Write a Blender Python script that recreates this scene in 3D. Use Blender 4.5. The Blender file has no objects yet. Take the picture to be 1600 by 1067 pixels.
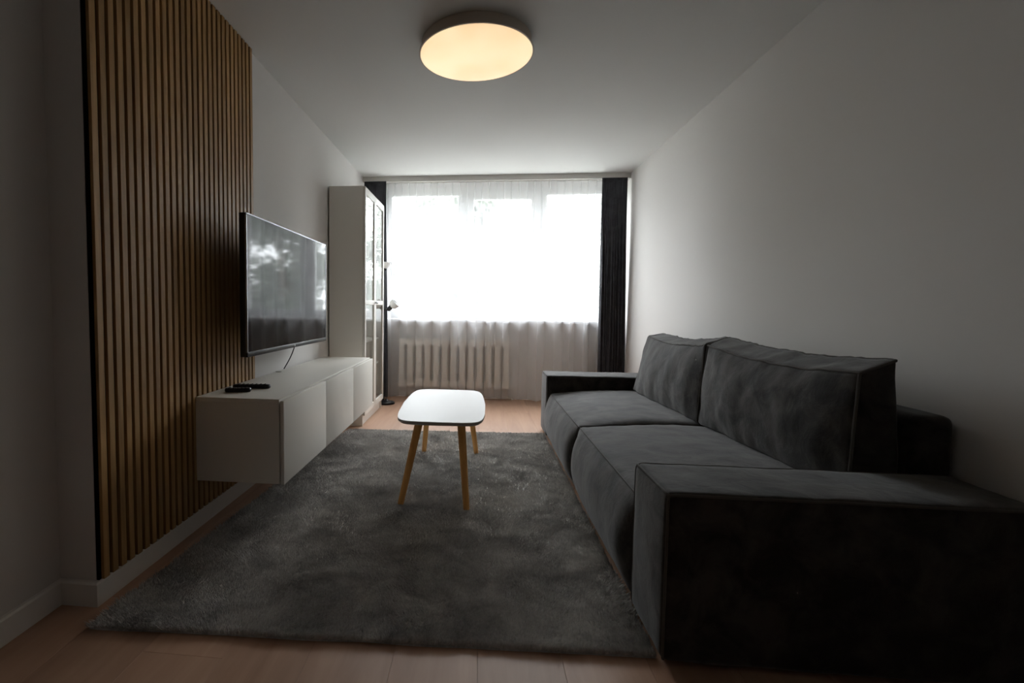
import bpy, bmesh, math, random
import numpy as np
from mathutils import Vector, Matrix, noise

random.seed(7)
rng = np.random.RandomState(11)
scn = bpy.context.scene
col = scn.collection
PI = math.pi

# ------------------------------------------------------------------ camera
cd = bpy.data.cameras.new('camera')
cam = bpy.data.objects.new('camera', cd)
col.objects.link(cam)
cd.sensor_width = 36.0
cd.lens = 762.6 / 1600 * 36.0
cd.shift_x = (800 - 671.09) / 1600
cd.shift_y = (522.56 - 533.5) / 1600
cd.clip_start = 0.02
cd.clip_end = 400
_r = Vector((0.9947214, 0.10209597, 0.0102835))
_u = Vector((-0.01595912, 0.05493086, 0.99836261))
_d = Vector((-0.10136392, 0.99325677, -0.05627026))
m = Matrix.Identity(4)
for i in range(3):
    m[i][0] = _r[i]; m[i][1] = _u[i]; m[i][2] = -_d[i]
m[0][3], m[1][3], m[2][3] = 0, 0, 1.0209
cam.matrix_world = m
scn.camera = cam

# ------------------------------------------------------------------ sky (overcast daylight), window portal, exposure
SKY = 23.5
world = bpy.data.worlds.new('overcast_sky')
scn.world = world
world.use_nodes = True
bg = world.node_tree.nodes['Background']
bg.inputs[0].default_value = (0.93, 0.965, 1.0, 1)
bg.inputs[1].default_value = SKY

ld = bpy.data.lights.new('window_portal', 'AREA')
ld.shape = 'RECTANGLE'; ld.size = 2.6; ld.size_y = 1.5
ld.cycles.is_portal = True
lo = bpy.data.objects.new('window_portal', ld)
lo.location = (0.2, 5.80, 1.61)
lo.rotation_euler = (math.radians(-90), 0, 0)
col.objects.link(lo)

vs = scn.view_settings
scn.display_settings.display_device = 'sRGB'
vs.view_transform = 'Standard'
vs.look = 'None'
vs.gamma = 1.0
vs.use_curve_mapping = False
vs.exposure = 0.0
try:
    scn.cycles.use_denoising = True
    scn.cycles.max_bounces = 14
    scn.cycles.diffuse_bounces = 6
    scn.cycles.transparent_max_bounces = 24
    scn.cycles.caustics_reflective = False
    scn.cycles.caustics_refractive = False
    scn.cycles.sample_clamp_indirect = 6.0
except Exception:
    pass

# ------------------------------------------------------------------ material helpers
def srgb(r, g, b):
    f = lambda c: (c / 255) / 12.92 if c / 255 <= 0.04045 else ((c / 255 + 0.055) / 1.055) ** 2.4
    return (f(r), f(g), f(b), 1)

def mat(name, colour, rough=0.6, spec=0.5, metallic=0.0, sheen=0.0):
    m = bpy.data.materials.new(name)
    m.use_nodes = True
    b = m.node_tree.nodes['Principled BSDF']
    b.inputs['Base Color'].default_value = colour
    b.inputs['Roughness'].default_value = rough
    b.inputs['Specular IOR Level'].default_value = spec
    b.inputs['Metallic'].default_value = metallic
    b.inputs['Sheen Weight'].default_value = sheen
    return m

class NT:
    def __init__(s, m):
        s.m = m; s.t = m.node_tree; s.b = s.t.nodes.get('Principled BSDF')
    def n(s, kind, **kw):
        x = s.t.nodes.new(kind)
        for k, v in kw.items():
            if k in x.inputs: x.inputs[k].default_value = v
            else: setattr(x, k, v)
        return x
    def l(s, a, b): s.t.links.new(a, b)
    def coords(s, scale=(1, 1, 1), kind='Object'):
        c = s.n('ShaderNodeTexCoord'); mp = s.n('ShaderNodeMapping')
        mp.inputs['Scale'].default_value = scale
        s.l(c.outputs[kind], mp.inputs['Vector'])
        return mp
    def ramp(s, fac, stops):
        r = s.n('ShaderNodeValToRGB')
        e = r.color_ramp.elements
        while len(e) < len(stops): e.new(0.5)
        for k, (p, c) in enumerate(stops): e[k].position = p; e[k].color = c
        s.l(fac, r.inputs[0]); return r
    def bump(s, h, strength, dist):
        bp = s.n('ShaderNodeBump'); bp.inputs['Strength'].default_value = strength
        bp.inputs['Distance'].default_value = dist
        s.l(h, bp.inputs['Height']); s.l(bp.outputs[0], s.b.inputs['Normal']); return bp

def painted(name, colour, scale=60, strength=0.05):
    m = mat(name, colour, 0.75, 0.3); t = NT(m)
    mp = t.coords((1, 1, 1)); nz = t.n('ShaderNodeTexNoise', Scale=scale, Detail=4.0)
    t.l(mp.outputs[0], nz.inputs['Vector']); t.bump(nz.outputs[0], strength, 0.002)
    return m

def wood(name, c1, c2, scale=(30, 2, 30), rough=0.5, obj_var=0.0):
    m = mat(name, c1, rough, 0.35); t = NT(m)
    mp = t.coords(scale)
    if obj_var:
        oi = t.n('ShaderNodeObjectInfo')
        cx = t.n('ShaderNodeCombineXYZ'); mu = t.n('ShaderNodeMath', operation='MULTIPLY'); mu.inputs[1].default_value = 37.0
        t.l(oi.outputs['Random'], mu.inputs[0]); t.l(mu.outputs[0], cx.inputs[0]); t.l(mu.outputs[0], cx.inputs[2])
        t.l(cx.outputs[0], mp.inputs['Location'])
    nz = t.n('ShaderNodeTexNoise', Scale=1.0, Detail=5.0, Roughness=0.6, Distortion=0.6)
    t.l(mp.outputs[0], nz.inputs['Vector'])
    r = t.ramp(nz.outputs[0], [(0.3, c1), (0.7, c2)])
    out = r.outputs[0]
    if obj_var:
        hs = t.n('ShaderNodeHueSaturation'); mr = t.n('ShaderNodeMapRange')
        mr.inputs[3].default_value = 1 - obj_var; mr.inputs[4].default_value = 1 + obj_var
        t.l(oi.outputs['Random'], mr.inputs[0]); t.l(mr.outputs[0], hs.inputs['Value']); t.l(out, hs.inputs['Color'])
        out = hs.outputs[0]
    t.l(out, t.b.inputs['Base Color']); t.bump(nz.outputs[0], 0.15, 0.001)
    return m

M = {}
M['wall'] = painted('white_wall_paint', srgb(212, 209, 206))
M['ceiling'] = painted('white_ceiling_paint', srgb(213, 213, 211))
M['trim'] = mat('white_baseboard', srgb(225, 222, 218), 0.45)
M['white'] = mat('white_foil', srgb(226, 222, 214), 0.42, 0.45)
M['pvc'] = mat('white_pvc', srgb(235, 236, 236), 0.35)
M['dark_gap'] = mat('dark_gap', srgb(40, 36, 33), 0.8)
M['slat'] = wood('oak_slat', srgb(146, 112, 68), srgb(180, 142, 92), (40, 40, 2.2), 0.5, 0.14)
M['felt'] = mat('black_felt', srgb(14, 13, 12), 0.95, 0.1)
M['oak_leg'] = wood('beech_leg', srgb(212, 150, 78), srgb(232, 176, 104), (30, 30, 3), 0.45)
M['plank'] = wood('laminate_plank', srgb(170, 133, 110), srgb(188, 152, 128), (14, 1.1, 14), 0.42, 0.05)
M['tabletop'] = mat('white_tabletop', srgb(222, 220, 219), 0.45, 0.2)
M['edge'] = mat('dark_board_edge', srgb(168, 160, 150), 0.6)
M['black'] = mat('black_plastic', srgb(20, 20, 22), 0.35)
M['blackmatte'] = mat('black_matte', srgb(16, 16, 17), 0.6)
M['silver'] = mat('silver_trim', srgb(140, 142, 146), 0.3, 0.5, 0.8)
M['screen'] = mat('tv_screen', srgb(14, 14, 16), 0.05, 0.2)
M['lampshade'] = mat('opal_shade', srgb(240, 240, 240), 0.4)
M['lampshade'].node_tree.nodes['Principled BSDF'].inputs['Transmission Weight'].default_value = 0.0
M['radiator'] = mat('radiator_enamel', srgb(226, 222, 214), 0.4)
M['rail'] = mat('rail_plastic', srgb(196, 193, 188), 0.5)
M['metal'] = mat('brushed_metal', srgb(150, 150, 150), 0.35, 0.5, 0.9)
M['bark'] = wood('bark', srgb(70, 60, 48), srgb(95, 84, 70), (8, 8, 2), 0.9)
M['bin'] = mat('smoked_glass', srgb(70, 72, 72), 0.2)

def glass(name, tint=(0.97, 0.98, 0.98, 1)):
    m = bpy.data.materials.new(name); m.use_nodes = True
    t = m.node_tree; t.nodes.clear()
    o = t.nodes.new('ShaderNodeOutputMaterial'); mx = t.nodes.new('ShaderNodeMixShader')
    tr = t.nodes.new('ShaderNodeBsdfTransparent'); tr.inputs[0].default_value = tint
    gl = t.nodes.new('ShaderNodeBsdfGlossy'); gl.inputs['Roughness'].default_value = 0.02
    fr = t.nodes.new('ShaderNodeFresnel')
    ge = t.nodes.new('ShaderNodeNewGeometry'); mr = t.nodes.new('ShaderNodeMapRange')   # same reflectance from either side of the thin pane
    mr.inputs[3].default_value = 1.5; mr.inputs[4].default_value = 1 / 1.5
    t.links.new(ge.outputs['Backfacing'], mr.inputs[0]); t.links.new(mr.outputs[0], fr.inputs[0])
    t.links.new(fr.outputs[0], mx.inputs[0]); t.links.new(tr.outputs[0], mx.inputs[1]); t.links.new(gl.outputs[0], mx.inputs[2])
    t.links.new(mx.outputs[0], o.inputs[0]); return m
M['glass'] = glass('window_glass')

def sheer(name):
    m = bpy.data.materials.new(name); m.use_nodes = True
    t = m.node_tree; t.nodes.clear()
    o = t.nodes.new('ShaderNodeOutputMaterial')
    tr = t.nodes.new('ShaderNodeBsdfTransparent'); tr.inputs[0].default_value = (1, 1, 1, 1)
    tl = t.nodes.new('ShaderNodeBsdfTranslucent'); tl.inputs[0].default_value = (0.95, 0.95, 0.97, 1)
    df = t.nodes.new('ShaderNodeBsdfDiffuse'); df.inputs[0].default_value = (0.88, 0.88, 0.91, 1)
    a = t.nodes.new('ShaderNodeMixShader'); a.inputs[0].default_value = 0.35
    b = t.nodes.new('ShaderNodeMixShader'); b.inputs[0].default_value = SHEER_COVER
    t.links.new(tl.outputs[0], a.inputs[1]); t.links.new(df.outputs[0], a.inputs[2])
    t.links.new(tr.outputs[0], b.inputs[1]); t.links.new(a.outputs[0], b.inputs[2])
    t.links.new(b.outputs[0], o.inputs[0]); return m
SHEER_COVER = 0.30
M['sheer'] = sheer('sheer_voile')

def fabric_dark(name, base, light, sheen=0.15):
    m = mat(name, base, 0.85, 0.15, 0, sheen); t = NT(m)
    t.b.inputs['Sheen Roughness'].default_value = 0.45
    mp = t.coords((1, 1, 1))
    n1 = t.n('ShaderNodeTexNoise', Scale=9.0, Detail=5.0, Roughness=0.6, Distortion=0.4)
    n2 = t.n('ShaderNodeTexNoise', Scale=420.0, Detail=2.0)
    t.l(mp.outputs[0], n1.inputs['Vector']); t.l(mp.outputs[0], n2.inputs['Vector'])
    r = t.ramp(n1.outputs[0], [(0.40, base), (0.62, light)])
    t.l(r.outputs[0], t.b.inputs['Base Color'])
    ad = t.n('ShaderNodeMath', operation='MULTIPLY_ADD'); ad.inputs[1].default_value = 0.12
    t.l(n2.outputs[0], ad.inputs[0]); t.l(n1.outputs[0], ad.inputs[2])
    t.bump(ad.outputs[0], 0.35, 0.012)
    return m
M['velvet'] = fabric_dark('charcoal_velvet', srgb(35, 32, 30), srgb(66, 61, 58), 0.28)
M['seam'] = mat('charcoal_piping', srgb(86, 83, 80), 0.8, 0.15)
M['drape'] = fabric_dark('black_drape', srgb(56, 56, 60), srgb(68, 68, 72), 0.1)

def rug_mat():
    m = mat('grey_pile', srgb(120, 120, 122), 0.9, 0.1, 0, 0.2); t = NT(m)
    mp = t.coords((1, 1, 1))
    n1 = t.n('ShaderNodeTexNoise', Scale=5.5, Detail=6.0, Roughness=0.65, Distortion=0.8)
    n2 = t.n('ShaderNodeTexNoise', Scale=90.0, Detail=3.0)
    t.l(mp.outputs[0], n1.inputs['Vector']); t.l(mp.outputs[0], n2.inputs['Vector'])
    mx = t.n('ShaderNodeMath', operation='MULTIPLY_ADD'); mx.inputs[1].default_value = 0.45
    t.l(n2.outputs[0], mx.inputs[0]); t.l(n1.outputs[0], mx.inputs[2])
    r = t.ramp(mx.outputs[0], [(0.5, srgb(158, 156, 154)), (0.95, srgb(226, 223, 219))])
    t.l(r.outputs[0], t.b.inputs['Base Color']); return m
M['rug'] = rug_mat()

def lamp_mat():
    m = bpy.data.materials.new('lit_opal_diffuser'); m.use_nodes = True
    t = NT(m); t.b.inputs['Base Color'].default_value = (0.5, 0.46, 0.38, 1)
    mp = t.coords((1, 1, 1)); nz = t.n('ShaderNodeTexNoise', Scale=4.5, Detail=1.0)
    t.l(mp.outputs[0], nz.inputs['Vector'])
    r = t.ramp(nz.outputs[0], [(0.35, (1.0, 0.68, 0.38, 1)), (0.65, (1.0, 0.79, 0.47, 1))])
    t.l(r.outputs[0], t.b.inputs['Emission Color']); t.b.inputs['Emission Strength'].default_value = 0.95
    return m
M['lamp'] = lamp_mat()
M['lamp_body'] = mat('taupe_lamp_body', srgb(196, 186, 175), 0.6, 0.3)

def leaf_mat():
    m = bpy.data.materials.new('leaf'); m.use_nodes = True
    t = m.node_tree; t.nodes.clear()
    o = t.nodes.new('ShaderNodeOutputMaterial'); a = t.nodes.new('ShaderNodeMixShader'); a.inputs[0].default_value = 0.45
    d = t.nodes.new('ShaderNodeBsdfDiffuse'); d.inputs[0].default_value = (0.165, 0.18, 0.155, 1)
    l = t.nodes.new('ShaderNodeBsdfTranslucent'); l.inputs[0].default_value = (0.20, 0.22, 0.18, 1)
    t.links.new(d.outputs[0], a.inputs[1]); t.links.new(l.outputs[0], a.inputs[2]); t.links.new(a.outputs[0], o.inputs[0]); return m
M['leaf'] = leaf_mat()
M['pale_ground'] = mat('bounce_ground', srgb(165, 165, 160), 0.95, 0.1)  # unseen light concrete, made paler to bounce daylight onto the ceiling

# ------------------------------------------------------------------ object helpers
def origin_of(o):
    v = Vector((0, 0, 0))
    while o is not None:
        v = v + o.location; o = o.parent
    return v

def link_mesh(name, me, material, parent=None, origin=None):
    """mesh data given in world coordinates; shifted so that it hangs under its parent"""
    o = bpy.data.objects.new(name, me)
    base = origin_of(parent) if parent is not None else Vector((0, 0, 0))
    org = Vector(origin) if origin is not None else base
    me.transform(Matrix.Translation(-org))
    o.location = org - base
    if material is not None: me.materials.append(material)
    o.parent = parent
    col.objects.link(o)
    return o

def obj(name, bm, material, parent=None, origin=None, smooth=False):
    bmesh.ops.recalc_face_normals(bm, faces=bm.faces)
    me = bpy.data.meshes.new(name)
    bm.to_mesh(me); bm.free()
    if smooth:
        for p in me.polygons: p.use_smooth = True
        try: me.set_sharp_from_angle(angle=math.radians(38))
        except Exception: pass
    return link_mesh(name, me, material, parent, origin)

def add_box(bm, x0, x1, y0, y1, z0, z1, bevel=0.0, seg=2):
    r = bmesh.ops.create_cube(bm, size=1.0)
    vs_ = r['verts']
    for v in vs_:
        v.co = Vector(((x0 + x1) / 2 + v.co.x * (x1 - x0), (y0 + y1) / 2 + v.co.y * (y1 - y0), (z0 + z1) / 2 + v.co.z * (z1 - z0)))
    if bevel > 0:
        es = list({e for v in vs_ for e in v.link_edges})
        bmesh.ops.bevel(bm, geom=es, offset=bevel, segments=seg, affect='EDGES', profile=0.5)

def box(name, x0, x1, y0, y1, z0, z1, material, parent=None, bevel=0.0, seg=2, origin=None):
    bm = bmesh.new(); add_box(bm, x0, x1, y0, y1, z0, z1, bevel, seg)
    return obj(name, bm, material, parent, origin, smooth=bevel > 0)

def add_tube(bm, pts, r, n=10, caps=True):
    pts = [Vector(p) for p in pts]; rings = []
    rr = r if isinstance(r, (list, tuple)) else [r] * len(pts)
    prev = None
    for i, p in enumerate(pts):
        t = (pts[min(i + 1, len(pts) - 1)] - pts[max(i - 1, 0)])
        if t.length < 1e-9: t = Vector((0, 0, 1))
        t.normalize()
        if prev is None:
            a = Vector((0, 0, 1)) if abs(t.z) < 0.9 else Vector((1, 0, 0))
            u = t.cross(a).normalized()
        else:
            u = (prev - t * prev.dot(t)).normalized()
        prev = u; w = t.cross(u)
        rings.append([bm.verts.new(p + (u * math.cos(2 * PI * k / n) + w * math.sin(2 * PI * k / n)) * rr[i]) for k in range(n)])
    for a, b in zip(rings, rings[1:]):
        for k in range(n): bm.faces.new((a[k], a[(k + 1) % n], b[(k + 1) % n], b[k]))
    if caps:
        bm.faces.new(rings[0]); bm.faces.new(rings[-1][::-1])

def add_lathe(bm, prof, centre, axis=(0, 0, 1), n=32):
    ax = Vector(axis).normalized(); a = Vector((1, 0, 0)) if abs(ax.x) < 0.9 else Vector((0, 1, 0))
    u = ax.cross(a).normalized(); w = ax.cross(u); c = Vector(centre); rings = []
    for (r, h) in prof:
        if r < 1e-6: rings.append([bm.verts.new(c + ax * h)])
        else: rings.append([bm.verts.new(c + ax * h + (u * math.cos(2 * PI * k / n) + w * math.sin(2 * PI * k / n)) * r) for k in range(n)])
    for a_, b_ in zip(rings, rings[1:]):
        for k in range(n):
            k2 = (k + 1) % n
            if len(a_) == 1 and len(b_) == 1: continue
            if len(a_) == 1: bm.faces.new((a_[0], b_[k], b_[k2]))
            elif len(b_) == 1: bm.faces.new((a_[k], a_[k2], b_[0]))
            else: bm.faces.new((a_[k], a_[k2], b_[k2], b_[k]))

def add_prism(bm, outline, z0, z1, bevel=0.0):
    lo_ = [bm.verts.new((x, y, z0)) for x, y in outline]; hi = [bm.verts.new((x, y, z1)) for x, y in outline]
    n = len(outline)
    bm.faces.new(lo_[::-1]); bm.faces.new(hi)
    for k in range(n): bm.faces.new((lo_[k], lo_[(k + 1) % n], hi[(k + 1) % n], hi[k]))

def tag(o, label=None, cat=None, group=None, kind=None):
    if label: o['label'] = label
    if cat: o['category'] = cat
    if group: o['group'] = group
    if kind: o['kind'] = kind
    return o

def thing(name, loc, label, cat, group=None):
    o = bpy.data.objects.new(name, None); o.empty_display_size = 0.1
    o.location = loc; col.objects.link(o)
    return tag(o, label, cat, group)

def struct_empty(name, loc, label, cat):
    o = bpy.data.objects.new(name, None); o.location = loc; col.objects.link(o)
    return tag(o, label, cat, None, 'structure')

def S(o, label, cat): return tag(o, label, cat, None, 'structure')

# ================================================================== ROOM SHELL
XL, XR, XS, YS, H = -1.28, 1.524, -1.411, 1.484, 2.417
YW, YF = 5.49, -3.3       # window wall inner face, wall behind the camera
WX0, WX1, WZ0, WZ1 = -1.10, 1.50, 0.885, 2.36

# floor: subfloor with individual laminate planks
fl = struct_empty('floor', (0, 2, -0.03), 'light pinkish oak laminate floor laid in long planks', 'floor')
box('subfloor', -1.6, 1.7, YF - 0.1, YW + 0.1, -0.10, -0.010, M['dark_gap'], fl)
PW, PL = 0.245, 1.285
xk = -0.235 - 5 * PW
shared = {}
row = 0
while xk < XR:
    x0, x1 = max(xk, XS), min(xk + PW, XR)
    off = [0.31, 0.92, 0.55, 1.18, 0.12, 0.74][row % 6]
    y = YF - off
    while y < YW:
        y0, y1 = max(y, YF), min(y + PL, YW)
        if y1 - y0 > 0.03 and x1 - x0 > 0.02:
            key = (round(x1 - x0, 3), round(y1 - y0, 3))
            if key in shared:
                o = bpy.data.objects.new('plank', shared[key]); col.objects.link(o); o.parent = fl
                o.location = Vector((x0, y0, 0)) - fl.location
            else:
                bm = bmesh.new(); add_box(bm, x0 + 0.0002, x1 - 0.0002, y0 + 0.0002, y1 - 0.0002, -0.0095, 0.0, 0.0006, 1)
                o = obj('plank', bm, M['plank'], fl, (x0, y0, 0)); shared[key] = o.data
        y += PL
    xk += PW; row += 1

bm = bmesh.new(); add_box(bm, -1.7, 1.8, YF - 0.2, YW + 0.3, H, H + 0.2)
S(obj('ceiling', bm, M['ceiling']), 'plain white painted ceiling', 'ceiling')

# left wall: main stretch stands 13 cm proud of the stretch nearest the camera
bm = bmesh.new()
out = [(XL, YS), (XL, YW), (XL - 0.35, YW), (XL - 0.35, YF), (XS, YF), (XS, YS)]
add_prism(bm, out, 0, H)
S(obj('wall_left', bm, M['wall']), 'white left wall with a shallow step near the camera', 'wall')
bm = bmesh.new(); add_box(bm, XR, XR + 0.25, YF, YW, 0, H)
S(obj('wall_right', bm, M['wall']), 'plain white right wall behind the grey sofa', 'wall')
bm = bmesh.new()
add_box(bm, XL - 0.35, WX0, YW, YW + 0.30, 0, H); add_box(bm, WX1, XR + 0.25, YW, YW + 0.30, 0, H)
add_box(bm, WX0, WX1, YW, YW + 0.30, 0, WZ0 - 0.03); add_box(bm, WX0, WX1, YW, YW + 0.30, WZ1, H)
S(obj('wall_back', bm, M['wall']), 'white end wall around the wide window', 'wall')
bm = bmesh.new()
add_box(bm, XL - 0.35, -0.75, YF - 0.15, YF, 0, H); add_box(bm, 0.15, XR + 0.25, YF - 0.15, YF, 0, H)
add_box(bm, -0.75, 0.15, YF - 0.15, YF, 2.05, H)
S(obj('wall_front', bm, M['wall']), 'white wall behind the camera with a doorway', 'wall')
dr = struct_empty('door_1', (-0.3, YF - 0.08, 0), 'dark brown door in the wall behind the camera', 'door')
M['door'] = wood('dark_door', srgb(60, 44, 34), srgb(74, 54, 40), (20, 20, 2))
box('door_leaf', -0.745, 0.145, YF - 0.10, YF - 0.06, 0.005, 2.045, M['door'], dr, 0.002)
bm = bmesh.new(); add_tube(bm, [(0.07, YF - 0.06, 1.0), (0.07, YF - 0.01, 1.0), (-0.05, YF - 0.01, 1.0)], 0.008)
obj('door_handle', bm, M['metal'], dr, smooth=True)

# baseboards
def base_profile(name, pts, label):
    """pts: wall line seen from the room, board stands on its left-hand side"""
    bm = bmesh.new(); t, h = 0.018, 0.082
    n = len(pts); P = [Vector((a, b)) for a, b in pts]
    offs = []
    for i in range(n):
        d1 = (P[i] - P[i - 1]).normalized() if i > 0 else (P[1] - P[0]).normalized()
        d2 = (P[i + 1] - P[i]).normalized() if i < n - 1 else d1
        n1 = Vector((-d1.y, d1.x)); n2 = Vector((-d2.y, d2.x))
        mm = (n1 + n2); mm = mm / max(mm.dot(n1), 1e-6)
        offs.append(mm)
    prof = [(0.0, 0.0), (t, 0.0), (t, h - 0.006), (t - 0.006, h), (0.0, h)]
    rings = [[bm.verts.new((P[i].x + offs[i].x * a, P[i].y + offs[i].y * a, b)) for a, b in prof] for i in range(n)]
    for a, b in zip(rings, rings[1:]):
        for k in range(5): bm.faces.new((a[k], a[(k + 1) % 5], b[(k + 1) % 5], b[k]))
    bm.faces.new(rings[0]); bm.faces.new(rings[-1][::-1])
    return S(obj(name, bm, M['trim']), label, 'baseboard')
base_profile('baseboard_left', [(XL, YW), (XL, YS), (XS, YS), (XS, YF)], 'white baseboard along the left wall, wrapping round its step')
base_profile('baseboard_right', [(XR, YF), (XR, YW)], 'white baseboard along the right wall behind the sofa')
base_profile('baseboard_back', [(XR, YW), (XL, YW)], 'white baseboard below the window behind the sheer curtain')

# window: frame, sashes, panes, sill
win = struct_empty('window_1', (0.2, YW + 0.1, WZ0), 'wide white three-part window behind the sheer curtain', 'window')
FY0, FY1 = YW + 0.06, YW + 0.13
def ring(bm, x0, x1, z0, z1, w, y0, y1, wb=None, wt=None):
    wb = wb or w; wt = wt or w
    add_box(bm, x0, x0 + w, y0, y1, z0, z1, 0.004, 1); add_box(bm, x1 - w, x1, y0, y1, z0, z1, 0.004, 1)
    add_box(bm, x0 + w, x1 - w, y0, y1, z0, z0 + wb, 0.004, 1); add_box(bm, x0 + w, x1 - w, y0, y1, z1 - wt, z1, 0.004, 1)
bm = bmesh.new(); ring(bm, WX0, WX1, WZ0, WZ1, 0.05, FY0, FY1)
add_box(bm, -0.21, -0.135, FY0, FY1, WZ0 + 0.05, WZ1 - 0.05, 0.003, 1); add_box(bm, 0.60, 0.675, FY0, FY1, WZ0 + 0.05, WZ1 - 0.05, 0.003, 1)
obj('window_frame', bm, M['pvc'], win, smooth=True)
for (a, b, zt, w) in ((-1.05, -0.21, 2.31, 0.045), (-0.155, 0.62, 2.305, 0.07), (0.675, 1.45, 2.31, 0.045)):
    bm = bmesh.new(); ring(bm, a, b, WZ0 + 0.035, zt, w, FY0 - 0.015, FY1 - 0.02, 0.05, 0.085 if w > .06 else 0.045)
    s = obj('sash', bm, M['pvc'], win, smooth=True)
    box('pane', a + w - 0.005, b - w + 0.005, FY0 + 0.02, FY0 + 0.024, WZ0 + 0.08, zt - 0.04, M['glass'], s)
bm = bmesh.new(); add_box(bm, -0.145, -0.115, FY0 - 0.03, FY0 - 0.015, 1.52, 1.60, 0.004, 1); add_tube(bm, [(-0.13, FY0 - 0.03, 1.57), (-0.13, FY0 - 0.055, 1.57), (-0.13, FY0 - 0.055, 1.45)], 0.008, 8)
obj('window_handle', bm, M['pvc'], win, smooth=True)
box('window_sill', WX0 - 0.06, XR - 0.002, YW - 0.085, YW + 0.06, WZ0 - 0.03, WZ0, M['pvc'], win, 0.006)

# curtain rail fixed under the ceiling
t = thing('curtain_rail', (0.1, 5.30, H), 'long pale grey curtain rail box fixed under the ceiling above the window', 'curtain rail')
bm = bmesh.new(); add_box(bm, XL + 0.002, XR - 0.012, 5.262, 5.272, H - 0.056, H, 0.002, 1)
obj('fascia', bm, M['rail'], t, smooth=True)
bm = bmesh.new(); add_box(bm, XL + 0.002, XR - 0.012, 5.272, 5.42, H - 0.022, H); obj('track', bm, M['rail'], t)
box('end_cap', XR - 0.012, XR - 0.005, 5.26, 5.40, H - 0.058, H, M['rail'], t)

# ================================================================== ceiling lamp (lit)
LC = (-0.041, 2.680)
t = thing('ceiling_lamp', (LC[0], LC[1], H), 'large round flush ceiling lamp glowing warm yellow', 'lamp')
bm = bmesh.new(); add_lathe(bm, [(0, 0), (0.288, 0), (0.288, -0.051), (0.302, -0.054), (0.302, -0.060), (0.294, -0.061)], (LC[0], LC[1], H), n=96)
obj('lamp_body', bm, M['lamp_body'], t, smooth=True)
bm = bmesh.new(); add_lathe(bm, [(0.297, -0.0602), (0.285, -0.064), (0.24, -0.0675), (0.12, -0.070), (0, -0.071)], (LC[0], LC[1], H), n=96)
tag(obj('diffuser', bm, M['lamp'], t, smooth=True), 'glowing warm diffuser disc')

# ================================================================== slatted wall panel
PY0, N_S, PITCH = 1.495, 28, 0.0411
t = thing('slatted_wall_panel', (XL, 2.07, 0.082), 'tall panel of vertical oak slats on black felt behind the television', 'wall panel')
PYE = PY0 + N_S * PITCH - 0.0135
box('backing', XL + 0.0005, XL + 0.010, PY0 - 0.009, PYE, 0.083, H - 0.001, M['felt'], t)
bm = bmesh.new(); add_box(bm, XL + 0.010, XL + 0.022, PY0, PY0 + 0.0258, 0.083, H - 0.001, 0.0008, 1)
s0 = obj('slat', bm, M['slat'], t, (XL + 0.010, PY0, 0.083))
for k in range(1, N_S):
    s = s0.copy(); col.objects.link(s); s.location = s0.location + Vector((0, PITCH * k, 0)); s.parent = t

# ================================================================== television
TX, TY0, TY1, TZ0, TZ1 = -1.082, 2.186, 3.368, 0.776, 1.450
t = thing('television', (TX - 0.05, (TY0 + TY1) / 2, TZ0), 'large flat black television mounted above the white cabinet', 'television')
box('housing', TX - 0.036, TX - 0.002, TY0, TY1, TZ0, TZ1, M['black'], t, 0.003)
box('rear_cover', TX - 0.085, TX - 0.036, TY0 + 0.17, TY1 - 0.17, TZ0 + 0.03, TZ0 + 0.44, M['blackmatte'], t, 0.012)
box('screen', TX - 0.0025, TX - 0.001, TY0 + 0.008, TY1 - 0.008, TZ0 + 0.024, TZ1 - 0.006, M['screen'], t)
bm = bmesh.new()
add_box(bm, TX - 0.008, TX + 0.001, TY0, TY1, TZ1 - 0.006, TZ1 + 0.0005, 0.001, 1)
add_box(bm, TX - 0.008, TX + 0.001, TY0 - 0.0005, TY0 + 0.008, TZ0 + 0.02, TZ1 - 0.009, 0.001, 1)
add_box(bm, TX - 0.008, TX + 0.001, TY1 - 0.008, TY1 + 0.0005, TZ0 + 0.02, TZ1 - 0.009, 0.001, 1)
tag(obj('bezel', bm, M['silver'], t, smooth=True), 'thin silver bezel')
box('bottom_bezel', TX - 0.008, TX + 0.002, TY0, TY1, TZ0 - 0.001, TZ0 + 0.023, M['black'], t, 0.002)
bm = bmesh.new()   # small pale emblem, a notched chevron mark
vs1 = [(0, 0.010), (0.004, 0.010), (0.008, 0.003), (0.012, 0.010), (0.016, 0.010), (0.010, 0), (0.006, 0)]
yc = 2.775
f_ = [bm.verts.new((TX + 0.0026, yc + a - 0.008, TZ0 + 0.006 + b)) for a, b in vs1]
b_ = [bm.verts.new((TX + 0.0018, yc + a - 0.008, TZ0 + 0.006 + b)) for a, b in vs1]
bm.faces.new(f_); bm.faces.new(b_[::-1])
for k in range(7): bm.faces.new((f_[k], b_[k], b_[(k + 1) % 7], f_[(k + 1) % 7]))
tag(obj('emblem', bm, M['lampshade'], t), 'tiny pale emblem')
bm = bmesh.new()
add_box(bm, XL + 0.001, XL + 0.02, 2.70, 2.86, 0.95, 1.30, 0.002, 1)
add_box(bm, XL + 0.02, TX - 0.086, 2.70, 2.73, 1.0, 1.2); add_box(bm, XL + 0.02, TX - 0.086, 2.83, 2.86, 1.0, 1.2)
obj('wall_bracket', bm, M['blackmatte'], t)
bm = bmesh.new(); pts = []
for k in range(13):
    s = k / 12; pts.append((-1.19 - 0.055 * s + 0.02 * math.sin(s * 3), 3.10 - 0.10 * s - 0.012 * math.sin(s * PI), 0.83 - 0.215 * s))
add_tube(bm, pts, 0.0035, 8)
obj('power_cable', bm, M['black'], t, smooth=True)

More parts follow.
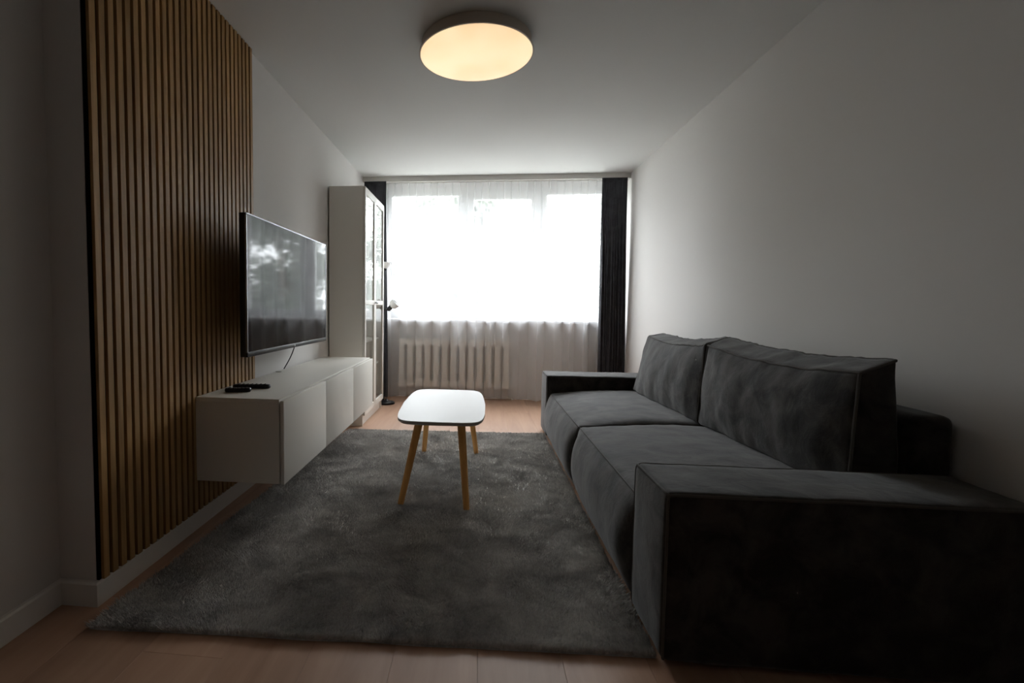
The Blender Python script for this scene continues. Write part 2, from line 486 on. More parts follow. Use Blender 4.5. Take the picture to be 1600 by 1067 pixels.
# ================================================================== wall-hung cabinet
CX, CY, CZ = -0.849, 2.045, 0.229
t = thing('wall_cabinet', (-1.06, CY + 0.9, CZ), 'long white wall-hung media cabinet with three handleless doors', 'cabinet')
B = -1.257
bm = bmesh.new()
add_box(bm, B, CX - 0.021, CY, CY + 1.8, CZ + 0.362, CZ + 0.38, 0.0012, 1)
obj('top_panel', bm, M['white'], t, smooth=True)
box('bottom_panel', B, CX - 0.021, CY, CY + 1.8, CZ, CZ + 0.018, M['white'], t, 0.0012, 1)
for y in (CY, CY + 1.782): box('side_panel', B, CX - 0.021, y, y + 0.018, CZ + 0.018, CZ + 0.362, M['white'], t)
box('back_panel', B, B + 0.006, CY + 0.018, CY + 1.782, CZ + 0.018, CZ + 0.362, M['white'], t)
for k in (1, 2): box('divider', B + 0.006, CX - 0.06, CY + 0.6 * k - 0.009, CY + 0.6 * k + 0.009, CZ + 0.018, CZ + 0.362, M['white'], t)
for k in range(3):
    box('door', CX - 0.017, CX, CY + 0.6 * k + 0.002, CY + 0.6 * k + 0.598, CZ - 0.002, CZ + 0.372, M['white'], t, 0.0015)
bm = bmesh.new(); add_lathe(bm, [(0, 0.0), (0.018, 0.0), (0.018, 0.004), (0.012, 0.005), (0, 0.005)], (-1.235, 2.90, CZ + 0.381), n=20)
obj('cable_grommet', bm, M['rail'], t, smooth=True)

# remote controls on the cabinet
def remote(cx, cy, ang, L, W, label, buttons):
    z = CZ + 0.3805
    r = thing('remote_control', (cx, cy, z), label, 'remote control', 'remote controls on the media cabinet')
    bm = bmesh.new(); n = 28; rings = []
    prof = [(0.80, 0.0), (0.97, 0.004), (1.0, 0.010), (0.94, 0.016), (0.80, 0.0185)]
    for (s, h) in prof:
        rg = []
        for k in range(n):
            a = 2 * PI * k / n; c_, s_ = math.cos(a), math.sin(a)
            x = (abs(c_) ** (2 / 5)) * math.copysign(1, c_) * (L / 2 - (1 - s) * W / 2)
            y = (abs(s_) ** (2 / 3)) * math.copysign(1, s_) * (W / 2) * s
            y *= 1 - 0.18 * math.cos(x / L * PI)
            rg.append(bm.verts.new((cx + x * math.cos(ang) - y * math.sin(ang), cy + x * math.sin(ang) + y * math.cos(ang), z + h)))
        rings.append(rg)
    for a_, b_ in zip(rings, rings[1:]):
        for k in range(n): bm.faces.new((a_[k], a_[(k + 1) % n], b_[(k + 1) % n], b_[k]))
    bm.faces.new(rings[0][::-1]); bm.faces.new(rings[-1])
    obj('remote_body', bm, M['black'], r, smooth=True)
    for i in range(buttons):
        for j in (-1, 0, 1):
            x = (i - (buttons - 1) / 2) * L * 0.8 / buttons; y = j * W * 0.22
            X, Y = cx + x * math.cos(ang) - y * math.sin(ang), cy + x * math.sin(ang) + y * math.cos(ang)
            bm = bmesh.new(); add_lathe(bm, [(0.0035, 0), (0.0035, 0.0022), (0.0025, 0.003), (0, 0.003)], (X, Y, z + 0.0182), n=8)
            obj('button', bm, M['seam'], r)
remote(-1.120, 2.305, 0.12, 0.185, 0.046, 'longer black remote control lying further back on the cabinet', 7)
remote(-1.135, 2.195, 0.22, 0.120, 0.038, 'shorter black remote control lying nearer the cabinet end', 5)

# ================================================================== bookcase with glass doors
BX0, BX1, BY, BZ = -1.268, -0.978, 4.032, 2.02
t = thing('display_bookcase', (-1.12, BY + 0.4, 0), 'tall white bookcase with two glazed doors beside the window', 'bookcase')
for y in (BY, BY + 0.782): box('side_panel', BX0, BX1, y, y + 0.018, 0, BZ, M['white'], t, 0.001, 1)
box('top_panel', BX0, BX1, BY + 0.018, BY + 0.782, BZ - 0.02, BZ, M['white'], t)
box('back_panel', BX0, BX0 + 0.005, BY + 0.018, BY + 0.782, 0.06, BZ - 0.02, M['white'], t)
box('plinth', BX1 - 0.03, BX1 - 0.012, BY + 0.018, BY + 0.782, 0, 0.075, M['white'], t)
for z in (0.075, 0.46, 0.70, 1.035, 1.36, 1.68): box('shelf', BX0 + 0.005, BX1 - 0.02, BY + 0.018, BY + 0.782, z, z + 0.018, M['white'], t)
for k in range(2):
    y0 = BY + 0.0015 + 0.4 * k; y1 = y0 + 0.397; w = 0.042
    xa, xb = BX1 + 0.002, BX1 + 0.020
    bm = bmesh.new()
    add_box(bm, xa, xb, y0, y0 + w, 0.09, BZ - 0.003, 0.003, 1); add_box(bm, xa, xb, y1 - w, y1, 0.09, BZ - 0.003, 0.003, 1)
    for (za, zb) in ((0.09, 0.145), (1.035, 1.075), (BZ - 0.065, BZ - 0.003)): add_box(bm, xa, xb, y0 + w, y1 - w, za, zb, 0.003, 1)
    d = obj('glass_door', bm, M['white'], t, smooth=True)
    box('pane', xa + 0.006, xa + 0.010, y0 + w - 0.004, y1 - w + 0.004, 0.14, 1.04, M['glass'], d)
    box('pane', xa + 0.006, xa + 0.010, y0 + w - 0.004, y1 - w + 0.004, 1.07, BZ - 0.06, M['glass'], d)
    yk = y1 - 0.02 if k == 0 else y0 + 0.02
    bm = bmesh.new(); add_lathe(bm, [(0.004, 0), (0.004, 0.010), (0.010, 0.014), (0.010, 0.020), (0.006, 0.023), (0, 0.023)], (xb, yk, 1.055), (1, 0, 0), 16)
    tag(obj('knob', bm, M['metal'], d, smooth=True), 'small grey metal knob')
t = thing('small_bowl', (-1.08, 4.62, 0.093), 'small dark bowl on the lowest shelf behind the bookcase glass', 'bowl')
bm = bmesh.new(); add_lathe(bm, [(0, 0.0), (0.035, 0.0), (0.055, 0.02), (0.062, 0.05), (0.058, 0.05), (0.050, 0.022), (0.03, 0.006), (0, 0.005)], (-1.08, 4.62, 0.0935), n=28)
obj('bowl', bm, M['bin'], t, smooth=True)

# ================================================================== radiator
t = thing('radiator', (-0.28, 5.40, 0.13), 'white sectional column radiator below the window behind the sheer', 'radiator')
RP = 0.0975; RX0 = -0.868 - RP / 2
def section_bm(xc):
    bm = bmesh.new(); z0, z1 = 0.125, 0.665; hw, cw = RP / 2 - 0.0008, 0.031
    o_ = [(-hw * .7, z0), (hw * .7, z0), (hw, z0 + .02), (hw, z0 + .055), (cw, z0 + .085), (cw, z1 - .085), (hw, z1 - .055), (hw, z1 - .02), (hw * .7, z1), (-hw * .7, z1), (-hw, z1 - .02), (-hw, z1 - .055), (-cw, z1 - .085), (-cw, z0 + .085), (-hw, z0 + .055), (-hw, z0 + .02)]
    f = [bm.verts.new((xc + a * 0.86, 5.408, b)) for a, b in o_]; g = [bm.verts.new((xc + a, 5.420, b)) for a, b in o_]
    h_ = [bm.verts.new((xc + a, 5.475, b)) for a, b in o_]
    n = len(o_)
    for A, Bq in ((f, g), (g, h_)):
        for k in range(n): bm.faces.new((A[k], A[(k + 1) % n], Bq[(k + 1) % n], Bq[k]))
    bm.faces.new(f); bm.faces.new(h_[::-1])
    return bm
s0 = obj('section', section_bm(-0.868), M['radiator'], t, (-0.868, 5.40, 0.13))
for k in range(1, 13):
    s = s0.copy(); col.objects.link(s); s.parent = t; s.location = s0.location + Vector((RP * k, 0, 0))
bm = bmesh.new()
xe = -0.868 + 12 * RP + RP / 2
add_tube(bm, [(xe - 0.01, 5.44, 0.62), (xe + 0.03, 5.44, 0.62), (xe + 0.03, 5.44, 0.69)], 0.014, 12)
obj('valve', bm, M['pvc'], t, smooth=True)
bm = bmesh.new(); add_tube(bm, [(xe - 0.01, 5.41, 0.18), (xe + 0.02, 5.41, 0.18), (xe + 0.025, 5.42, 0.16), (xe + 0.025, 5.43, 0.002)], 0.010, 10)
add_tube(bm, [(xe + 0.03, 5.44, 0.60), (xe + 0.032, 5.445, 0.56), (xe + 0.033, 5.445, 0.5), (xe + 0.033, 5.445, 0.002)], 0.010, 10)
obj('pipe', bm, M['pvc'], t, smooth=True)
for xx in (-0.72, 0.16): box('bracket', xx - 0.012, xx + 0.012, 5.476, YW - 0.0005, 0.56, 0.60, M['pvc'], t)

# ================================================================== curtains
def sstep(a, b, x):
    s = min(max((x - a) / (b - a), 0), 1); return s * s * (3 - 2 * s)

def curtain_mesh(x0t, x1t, x0b, x1b, z0, z1, yc, nu, nv, amp, top_pitch, top_amp, seed, widths, omega=0.35, hem=0.012, top_off=0.0):
    r = random.Random(seed)
    knots = [0.0]
    while knots[-1] < 1.0: knots.append(knots[-1] + r.uniform(*widths))
    tot = knots[-1]; knots = [k / tot for k in knots]
    amps = [r.uniform(0.55, 1.15) for _ in knots]
    L = (x1t - x0t); ntop = max(1, round(L / top_pitch))
    V, F = [], []
    for j in range(nv + 1):
        v = j / nv; z = z1 + (z0 - z1) * v
        w = sstep(0.03, 0.45, v) if top_amp else 1.0
        X0 = x0t + (x0b - x0t) * sstep(0, 1, v); X1 = x1t + (x1b - x1t) * sstep(0, 1, v)
        k = 0
        for i in range(nu + 1):
            u = i / nu
            while k < len(knots) - 2 and u > knots[k + 1]: k += 1
            ph = (u - knots[k]) / (knots[k + 1] - knots[k]); wd = (knots[k + 1] - knots[k]) * (X1 - X0)
            a = amps[k] * amp * w
            am = a
            y = am * 0.5 * (1 - math.cos(2 * PI * ph)) * (1 + 0.25 * math.sin(5 * v + k))
            dx = -omega * wd * 0.5 * math.sin(4 * PI * ph) * w * (0.6 + 0.4 * math.sin(3.1 * k))
            # narrow tape pleats at the head
            pt = (u * ntop) % 1.0
            tw = (1 - w)
            yt = top_amp * math.exp(-((pt - 0.5) / 0.10) ** 2) * tw
            dxt = -top_amp * 1.1 * math.sin(2 * PI * (pt - 0.5)) * math.exp(-((pt - 0.5) / 0.16) ** 2) * tw
            nzv = noise.noise(Vector((u * 9 + seed, v * 2.2, seed * 1.7))) * 0.010 * w
            zz = z + (hem * math.sin(u * 17 + seed) * v * v if j > nv * 0.5 else 0)
            V.append((X0 + (X1 - X0) * u + dx + dxt, yc - y - yt + nzv - top_off * tw, zz))
    for j in range(nv):
        for i in range(nu):
            a = j * (nu + 1) + i; F.append((a, a + 1, a + nu + 2, a + nu + 1))
    me = bpy.data.meshes.new('curtain'); me.from_pydata(V, [], F); me.update()
    for p in me.polygons: p.use_smooth = True
    return me

me = curtain_mesh(-1.06, 1.47, -1.06, 1.47, 0.022, H - 0.055, 5.396, 1400, 60, 0.095, 0.079, 0.017, 5, (0.045, 0.085), 0.12, 0.008, 0.06)
o = link_mesh('sheer_curtain', me, M['sheer'], None, (0.15, 5.3, 0.0))
tag(o, 'floor-length white sheer curtain hanging across the whole window', 'curtain')
def drape(x0t, x1t, x0b, x1b, seed, label, yc=5.262):
    me = curtain_mesh(x0t, x1t, x0b, x1b, 0.03, H - 0.050, yc, 220, 44, 0.038, 0.022, 0.004, seed, (0.10, 0.17), 0.25, 0.004)
    o = link_mesh('blackout_curtain', me, M['drape'], None, ((x0t + x1t) / 2, yc, 0.0))
    md = o.modifiers.new('thickness', 'SOLIDIFY'); md.thickness = 0.002
    return tag(o, label, 'curtain', 'blackout curtains at the window')
drape(1.235, 1.488, 1.245, 1.518, 31, 'black floor-length curtain gathered at the right end of the window')
drape(-1.262, -1.022, -1.262, -0.995, 32, 'black curtain gathered at the left end of the window behind the bookcase')

# ================================================================== floor lamp
LX, LY = -0.995, 5.02
t = thing('floor_lamp', (LX, LY, 0), 'slim black floor lamp with white adjustable shades behind the bookcase', 'lamp')
bm = bmesh.new(); add_lathe(bm, [(0, 0.001), (0.085, 0.001), (0.088, 0.008), (0.085, 0.020), (0.06, 0.030), (0.02, 0.038), (0.012, 0.05), (0, 0.05)], (LX + 0.035, LY, 0), n=40)
obj('base', bm, M['black'], t, smooth=True)
bm = bmesh.new(); add_tube(bm, [(LX, LY, 0.03), (LX, LY, 1.42)], 0.010, 14); obj('pole', bm, M['blackmatte'], t, smooth=True)
def spot(origin, direction, bowl=False):
    o_ = Vector(origin); d_ = Vector(direction).normalized()
    bm = bmesh.new(); add_tube(bm, [(LX, LY, o_.z - 0.0), tuple(o_)], 0.008, 10); arm = obj('arm', bm, M['blackmatte'], t, smooth=True)
    bm = bmesh.new(); add_lathe(bm, [(0, 0), (0.018, 0), (0.022, 0.006), (0.024, 0.055), (0, 0.055)], o_, d_, 20); obj('socket', bm, M['blackmatte'], arm, smooth=True)
    bm = bmesh.new()
    pr = [(0.024, 0.052), (0.040, 0.060), (0.048, 0.080), (0.052, 0.120), (0.049, 0.120), (0.045, 0.082), (0.037, 0.064), (0.02, 0.058)] if not bowl else [(0.02, 0.02), (0.034, 0.028), (0.050, 0.05), (0.060, 0.085), (0.057, 0.085), (0.047, 0.052), (0.03, 0.033), (0.018, 0.026)]
    add_lathe(bm, pr, o_, d_, 28); tag(obj('lamp_shade', bm, M['lampshade'], arm, smooth=True), 'white opal shade')
spot((LX + 0.005, LY, 1.395), (0.12, 0, 1), True)
spot((LX + 0.045, LY - 0.01, 0.985), (0.78, -0.1, 0.68))
bm = bmesh.new()
pts = [(LX + 0.012, LY - 0.05, 0.75), (LX + 0.03, LY - 0.05, 0.5), (LX + 0.045, LY - 0.04, 0.25), (LX + 0.04, LY, 0.06)]
add_tube(bm, pts, 0.003, 6); obj('power_cord', bm, M['black'], t, smooth=True)

# ================================================================== rug
RC = [(-1.205, 1.362), (0.532, 1.435), (0.534, 3.953), (-1.055, 3.872)]   # near-left, near-right, far-right, far-left
rugt = thing('rug', (-0.3, 2.65, 0.0), 'large grey deep-pile rug in front of the sofa', 'rug')
def rug_pt(a, b):
    p = [Vector(c) for c in RC]
    x = (p[0] * (1 - a) + p[1] * a) * (1 - b) + (p[3] * (1 - a) + p[2] * a) * b
    # gently uneven edges
    e = 0.006 * noise.noise(Vector((a * 9, b * 11, 3)))
    return x + Vector((e, -e))
nx, ny = 90, 130
V, F = [], []
for j in range(ny + 1):
    for i in range(nx + 1):
        q = rug_pt(i / nx, j / ny)
        d = min(i, nx - i, j, ny - j)
        z = (0.010 if d > 0 else 0.001) + 0.0025 * noise.noise(Vector((q.x * 7, q.y * 7, 0)))
        V.append((q.x, q.y, max(z, 0.0008)))
for j in range(ny):
    for i in range(nx):
        a = j * (nx + 1) + i; F.append((a, a + 1, a + nx + 2, a + nx + 1))
me = bpy.data.meshes.new('rug_backing'); me.from_pydata(V, [], F); me.update()
link_mesh('rug_backing', me, M['rug'], rugt)
NB = 230000
a = rng.rand(NB); b = rng.rand(NB) ** 1.25          # a little denser near the camera
P = np.array([[c[0], c[1]] for c in RC])
base = ((1 - a) * (1 - b))[:, None] * P[0] + (a * (1 - b))[:, None] * P[1] + (a * b)[:, None] * P[2] + ((1 - a) * b)[:, None] * P[3]
gx, gy = 64, 80
def field(seed, sc):
    g = np.array([[noise.noise(Vector((i * sc, j * sc, seed))) for i in range(gx)] for j in range(gy)])
    fx = (base[:, 0] + 1.25) / 1.9 * (gx - 2); fy = (base[:, 1] - 1.3) / 2.8 * (gy - 2)
    ix = np.clip(fx.astype(int), 0, gx - 2); iy = np.clip(fy.astype(int), 0, gy - 2); tx = fx - ix; ty = fy - iy
    return g[iy, ix] * (1 - tx) * (1 - ty) + g[iy, ix + 1] * tx * (1 - ty) + g[iy + 1, ix] * (1 - tx) * ty + g[iy + 1, ix + 1] * tx * ty
lean_x = 0.9 * field(1.3, 0.17) + 0.5 * field(8.3, 0.5) + rng.normal(0, 0.35, NB)
lean_y = 0.9 * field(5.7, 0.17) + 0.5 * field(2.9, 0.5) + rng.normal(0, 0.35, NB)
hgt = 0.013 + 0.006 * rng.rand(NB) + 0.004 * field(4.4, 0.4)
wd = 0.0022 + 0.0016 * rng.rand(NB)
th = rng.rand(NB) * PI
dx, dy = np.cos(th) * wd, np.sin(th) * wd
v = np.zeros((NB, 3, 3))
v[:, 0] = np.stack([base[:, 0] - dx, base[:, 1] - dy, np.full(NB, 0.006)], 1)
v[:, 1] = np.stack([base[:, 0] + dx, base[:, 1] + dy, np.full(NB, 0.006)], 1)
v[:, 2] = np.stack([base[:, 0] + lean_x * hgt, base[:, 1] + lean_y * hgt, 0.006 + hgt], 1)
me = bpy.data.meshes.new('pile')
me.vertices.add(NB * 3); me.vertices.foreach_set('co', v.reshape(-1))
me.loops.add(NB * 3); me.loops.foreach_set('vertex_index', np.arange(NB * 3, dtype=np.int32))
me.polygons.add(NB); me.polygons.foreach_set('loop_start', np.arange(0, NB * 3, 3, dtype=np.int32))
me.polygons.foreach_set('loop_total', np.full(NB, 3, dtype=np.int32))
me.update(); me.validate()
tag(link_mesh('pile', me, M['rug'], rugt), kind='stuff')

# ================================================================== coffee table
TC = (-0.200, 2.872)
t = thing('coffee_table', (TC[0], TC[1], 0.012), 'small white coffee table with splayed wooden legs standing on the rug', 'table')
def top_outline(sc=1.0, n=96):
    o_ = []
    for k in range(n):
        a_ = 2 * PI * k / n; c_, s_ = math.cos(a_), math.sin(a_)
        x = abs(c_) ** (2 / 9.0) * math.copysign(1, c_); y = abs(s_) ** (2 / 9.0) * math.copysign(1, s_)
        X = x * (0.242 - 0.027 * y * y) * sc; Y = y * (0.484 - 0.014 * x * x) * (1 - (1 - sc) * .5)
        an = 0.012
        o_.append((TC[0] + X * math.cos(an) - Y * math.sin(an), TC[1] + X * math.sin(an) + Y * math.cos(an)))
    return o_
bm = bmesh.new(); add_prism(bm, top_outline(), 0.4465, 0.450); obj('tabletop', bm, M['tabletop'], t)
bm = bmesh.new()
A = top_outline(0.999); Bq = top_outline(0.97)
va = [bm.verts.new((x, y, 0.4463)) for x, y in A]; vb = [bm.verts.new((x, y, 0.436)) for x, y in A]; vc = [bm.verts.new((x, y, 0.430)) for x, y in Bq]
n = len(A)
for k in range(n):
    bm.faces.new((va[k], va[(k + 1) % n], vb[(k + 1) % n], vb[k])); bm.faces.new((vb[k], vb[(k + 1) % n], vc[(k + 1) % n], vc[k]))
bm.faces.new(va[::-1]); bm.faces.new(vc)
tag(obj('board_edge', bm, M['edge'], t, smooth=True), 'darker grey board edge')
for (bx, by, tx_, ty_) in ((-0.387, 2.416, -0.306, 2.54), (-0.049, 2.387, -0.088, 2.54), (-0.371, 3.340, -0.330, 3.24), (-0.007, 3.348, -0.065, 3.24)):
    bm = bmesh.new()
    add_tube(bm, [(bx, by, 0.012), (bx + (tx_ - bx) * 0.02, by + (ty_ - by) * 0.02, 0.020), (tx_, ty_, 0.430)], [0.0145, 0.0155, 0.022], 20)
    lg = obj('leg', bm, M['oak_leg'], t, (bx, by, 0.012), smooth=True)
for (x, y) in ((-0.306, 2.54), (-0.088, 2.54), (-0.330, 3.24), (-0.065, 3.24)): box('leg_plate', x - 0.035, x + 0.035, y - 0.035, y + 0.035, 0.4255, 0.4300, M['metal'], t)

# ================================================================== sofa
def tri(c, p):
    """c: 8 corners indexed [ix][iy][iz]"""
    x, y, z = [(q + 1) / 2 for q in p]
    r = Vector((0, 0, 0))
    for i in (0, 1):
        for j in (0, 1):
            for k in (0, 1):
                r += Vector(c[i][j][k]) * ((x if i else 1 - x) * (y if j else 1 - y) * (z if k else 1 - z))
    return r

def soft(name, c, parent, rad=0.02, bulge=(0, 0, 0, 0, 0, 0), n=26, wrinkle=0.004, seed=0, material=None, piping=(), sag=0.0, pr=0.0045, pw=(2.2, 2.2, 2.2)):
    """upholstered block from 8 corners; bulge = -x +x -y +y -z +z ; piping = list of edges ((ax,val),(ax,val)) running along the third axis"""
    dims = [(Vector(c[1][0][0]) - Vector(c[0][0][0])).length, (Vector(c[0][1][0]) - Vector(c[0][0][0])).length, (Vector(c[0][0][1]) - Vector(c[0][0][0])).length]
    dims = [max(d, (Vector(c[1][1][1]) - Vector(c[0 if a == 0 else 1][0 if a == 1 else 1][0 if a == 2 else 1])).length) for a, d in enumerate(dims)]
    hd = [d / 2 for d in dims]
    axx = [Vector(c[1][0][0]) - Vector(c[0][0][0]), Vector(c[0][1][0]) - Vector(c[0][0][0]), Vector(c[0][0][1]) - Vector(c[0][0][0])]
    axx = [a_.normalized() for a_ in axx]
    def surf(p, extra=0.0):
        q = [p[i] * hd[i] for i in range(3)]
        cl = [max(-hd[i] + rad, min(hd[i] - rad, q[i])) for i in range(3)]
        d = Vector([q[i] - cl[i] for i in range(3)])
        cnt = sum(1 for i in range(3) if abs(abs(p[i]) - 1) < 1e-6)
        if d.length > 1e-9: d = d.normalized() * (rad + extra)
        qq = [(cl[i] + d[i]) / hd[i] for i in range(3)]
        w = tri(c, qq)
        off = Vector((0, 0, 0))
        for i in range(3):
            j, k = (i + 1) % 3, (i + 2) % 3
            s = (1 - min(1, abs(qq[j])) ** pw[j]) * (1 - min(1, abs(qq[k])) ** pw[k])
            bl = bulge[2 * i + (1 if qq[i] > 0 else 0)]
            off += axx[i] * (math.copysign(1, qq[i]) * bl * s * min(1, abs(qq[i])) ** 2)
        if sag: off.z -= sag * max(0, qq[2]) * (1 - qq[1] * qq[1])
        nn = noise.noise(Vector((w.x * 6 + seed, w.y * 6, w.z * 6))) + 0.5 * noise.noise(Vector((w.x * 15 + seed, w.y * 15, w.z * 13)))
        # short gathers next to the seams
        gz = noise.noise(Vector((w.y * 30 + seed, w.x * 30, w.z * 9))) * (max(abs(qq[0]), 0) ** 6 + abs(qq[2]) ** 6) * 0.5
        dd = Vector([math.copysign(1, qq[i]) if abs(qq[i]) > 0.999 - rad / hd[i] * 0.3 else 0 for i in range(3)])
        dv = axx[0] * dd[0] + axx[1] * dd[1] + axx[2] * dd[2]
        if dv.length > 0: dv.normalize()
        return w + off + dv * wrinkle * (nn + gz)
    bm = bmesh.new()
    cache = {}
    ns = [max(8, int(n * min(1.0, dims[i] / 0.9))) for i in range(3)]
    def grid(i, m_):
        # finer samples close to the edges so the rounding reads
        e = rad / hd[i]; g = [-1, -1 + e * .3, -1 + e * .65, -1 + e]
        g += [-1 + e + (2 - 2 * e) * k / m_ for k in range(1, m_)]
        g += [1 - e, 1 - e * .65, 1 - e * .3, 1]
        return g
    G = [grid(i, ns[i]) for i in range(3)]
    def vert(idx):
        if idx not in cache: cache[idx] = bm.verts.new(surf([G[i][idx[i]] for i in range(3)]))
        return cache[idx]
    for i in range(3):
        j, k = (i + 1) % 3, (i + 2) % 3
        for side in (0, len(G[i]) - 1):
            for a_ in range(len(G[j]) - 1):
                for b_ in range(len(G[k]) - 1):
                    q = []
                    for (da, db) in ((0, 0), (1, 0), (1, 1), (0, 1)):
                        idx = [0, 0, 0]; idx[i] = side; idx[j] = a_ + da; idx[k] = b_ + db; q.append(vert(tuple(idx)))
                    try: bm.faces.new(q if side else q[::-1])
                    except ValueError: pass
    o = obj(name, bm, material or M['velvet'], parent)
    for p in o.data.polygons: p.use_smooth = True
    if piping:
        bm = bmesh.new()
        for (a1, s1, a2, s2) in piping:
            a3 = 3 - a1 - a2; pts = []
            for k in range(41):
                p = [0, 0, 0]; p[a1] = s1; p[a2] = s2; p[a3] = -1 + 2 * k / 40; pts.append(surf(p, 0.002))
            add_tube(bm, pts, pr, 8)
        obj('piping', bm, M['seam'], o, smooth=True)
    return o

def hexc(x0, x1, y0, y1, z0, z1):
    return [[[(x, y, z) for z in (z0, z1)] for y in (y0, y1)] for x in (x0, x1)]

SX = 0.531
sofa = thing('sofa', (1.0, 2.78, 0.0), 'long charcoal velvet two-seat sofa against the right wall', 'sofa')
AX = 1.500
AY0, AY1, BY0_, BY1_ = 1.400, 1.688, 3.868, 4.165
arm_pipe = [(0, -1, 1, -1), (0, -1, 1, 1), (0, -1, 2, 1), (1, -1, 2, 1), (1, 1, 2, 1)]
soft('armrest', hexc(SX, AX, AY0, AY1, 0.012, 0.505), sofa, 0.022, (0.006, 0, 0.004, 0, 0, 0.006), 30, 0.003, 3, piping=arm_pipe)
soft('armrest', hexc(SX, AX, BY0_, BY1_, 0.012, 0.495), sofa, 0.022, (0.006, 0, 0, 0, 0, 0.006), 30, 0.003, 9, piping=arm_pipe)
YM = 2.715
def seat(y0, y1, zf0, zf1, seed, pipes):
    c = hexc(0.548, 1.385, y0, y1, 0.014, 0.37)
    c[0][0][1] = (0.556, y0, zf0); c[0][1][1] = (0.560, y1, zf1)
    c[1][0][1] = (1.385, y0, 0.385); c[1][1][1] = (1.385, y1, 0.385)
    return soft('seat_cushion', c, sofa, 0.020, (0.052, 0, 0, 0, 0, 0.036), 34, 0.004, seed, piping=pipes, pr=0.0035, pw=(2.2, 14, 2.2))
seat(AY1 + 0.003, 2.747, 0.376, 0.366, 21, [(0, -1, 2, 1), (0, -1, 1, 1), (1, 1, 2, 1)])
seat(2.752, BY0_ - 0.003, 0.366, 0.357, 27, [(0, -1, 2, 1), (0, -1, 1, -1), (1, -1, 2, 1)])
soft('back_frame', hexc(1.392, 1.515, AY1 + 0.004, BY0_ - 0.004, 0.022, 0.690), sofa, 0.03, (0, 0, 0, 0, 0, 0), 30, 0.002, 33)
def back_cushion(ends, seed):
    # each end: (y, front bottom x, front top x, front top z, back top x, back top z)
    c = [[[None, None], [None, None]], [[None, None], [None, None]]]
    for j, (y, xb, xf, zf, xk, zk) in enumerate(ends):
        c[0][j][0] = (xb, y, 0.405); c[1][j][0] = (1.390, y, 0.405)
        c[0][j][1] = (xf, y, zf); c[1][j][1] = (xk, y, zk)
    return soft('back_cushion', c, sofa, 0.018, (0.040, 0, 0.014, 0.014, 0, 0.0), 34, 0.008, seed, sag=0.028, pw=(2.2, 3.5, 2.5), pr=0.005,
                piping=[(0, -1, 2, 1), (1, -1, 2, 1), (1, 1, 2, 1), (0, 1, 2, 1), (0, -1, 1, -1), (0, -1, 1, 1)])
back_cushion(((1.730, 1.228, 1.246, 0.820, 1.362, 0.870), (2.745, 1.185, 1.211, 0.836, 1.335, 0.880)), 41)
back_cushion(((2.765, 1.185, 1.215, 0.838, 1.335, 0.880), (3.800, 1.160, 1.262, 0.824, 1.374, 0.846)), 47)
for (x, y) in ((0.72, 1.55), (0.72, 4.0), (1.40, 1.55), (1.40, 4.0)):
    bm = bmesh.new(); add_tube(bm, [(x, y, 0.001), (x, y, 0.03)], 0.022, 14); obj('foot', bm, M['blackmatte'], sofa)

# ================================================================== outside: pale light-bouncing ground and trees beyond the window
bm = bmesh.new()
for (x, y) in ((0, 0),):
    vv = [bm.verts.new(q) for q in ((-120, 6.2, -5), (120, 6.2, -5), (120, 240, -5), (-120, 240, -5))]; bm.faces.new(vv)
S(obj('ground', bm, M['pale_ground']), 'open ground outside the window', 'ground')

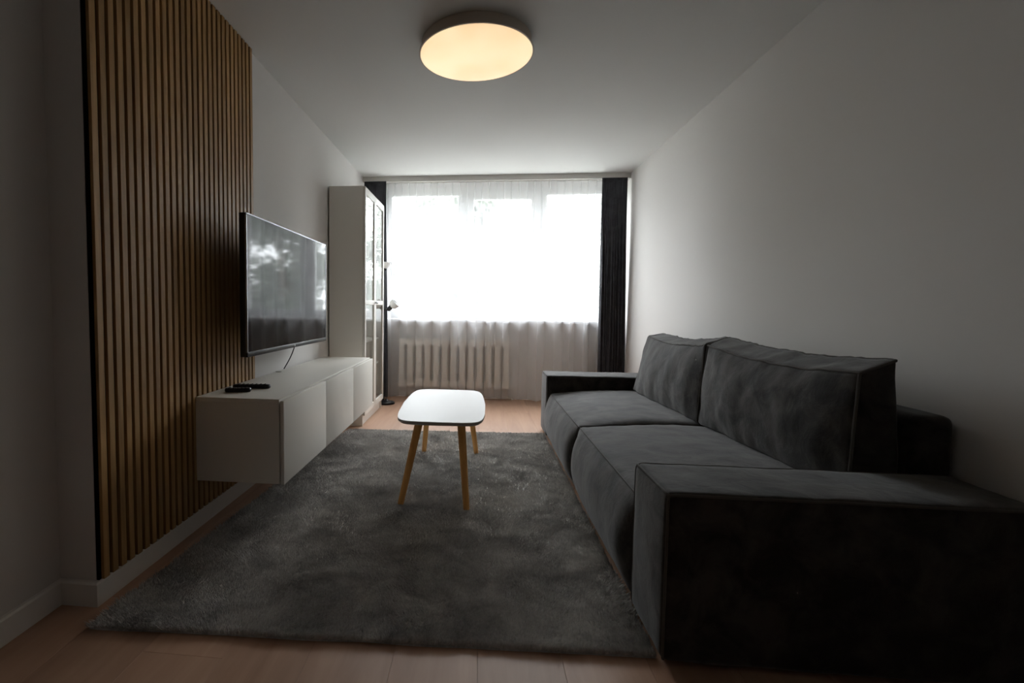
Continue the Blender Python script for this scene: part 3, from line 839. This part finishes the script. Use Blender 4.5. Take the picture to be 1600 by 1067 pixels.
def tree(cx, cy, h, r, nleaf, seed, label):
    t_ = thing('leafy_tree', (cx, cy, -5), label, 'tree', 'trees outside the window')
    r_ = random.Random(seed)
    bm = bmesh.new(); add_tube(bm, [(cx, cy, -5), (cx + 0.1, cy, -2), (cx - 0.1, cy + .1, h * 0.6 - 5), (cx, cy, h - 5.6)], [0.22, 0.17, 0.10, 0.03], 10)
    clumps = []
    for k in range(36):
        th_, zz = r_.uniform(0, 2 * PI), r_.uniform(0.25, 0.98)
        rr = r * math.sin(PI * min(1, 0.15 + zz * 0.85)) ** 0.6 * r_.uniform(0.35, 0.95)
        p = Vector((cx + rr * math.cos(th_), cy + rr * math.sin(th_), -5 + h * zz)); clumps.append(p)
        add_tube(bm, [(cx, cy, p.z - 0.9), ((cx + p.x) / 2, (cy + p.y) / 2, p.z - 0.35), tuple(p)], [0.05, 0.03, 0.012], 6)
    obj('trunk', bm, M['bark'], t_, smooth=True)
    g = np.random.RandomState(seed)
    ci = g.randint(0, len(clumps), nleaf); C_ = np.array([list(p) for p in clumps])[ci] + g.normal(0, r * 0.19, (nleaf, 3))
    d1 = g.normal(0, 1, (nleaf, 3)); d1 /= np.linalg.norm(d1, axis=1)[:, None]
    d2 = np.cross(d1, g.normal(0, 1, (nleaf, 3))); d2 /= np.linalg.norm(d2, axis=1)[:, None]
    L_ = 0.085 + 0.05 * g.rand(nleaf)[:, None]
    q = np.stack([C_ - d1 * L_, C_ + d2 * L_ * .5, C_ + d1 * L_, C_ - d2 * L_ * .5], 1).reshape(-1, 3)
    me = bpy.data.meshes.new('foliage')
    me.vertices.add(nleaf * 4); me.vertices.foreach_set('co', q.reshape(-1))
    me.loops.add(nleaf * 4); me.loops.foreach_set('vertex_index', np.arange(nleaf * 4, dtype=np.int32))
    me.polygons.add(nleaf); me.polygons.foreach_set('loop_start', np.arange(0, nleaf * 4, 4, dtype=np.int32))
    me.polygons.foreach_set('loop_total', np.full(nleaf, 4, dtype=np.int32))
    me.update(); me.validate()
    tag(link_mesh('foliage', me, M['leaf'], t_), kind='stuff')
TL = 'leafy tree in the row outside the window, washed out behind the sheer curtain'
for k, tx0 in enumerate((-8.8, -4.6, -0.4, 4.0, 8.8, 13.4)):
    tree(tx0, 15.4 - (k % 2) * 0.8, 9.8 + (k * 7 % 4) * 0.35, 1.75, 12000, 3 + k, TL)
for k, tx0 in enumerate((-10.8, -6.6, -2.4, 2.2, 6.6, 10.9, 15.4)):
    tree(tx0, 21.8 + (k % 3) * 0.5, 10.6 + (k * 5 % 3) * 0.5, 1.8, 11000, 30 + k, TL)
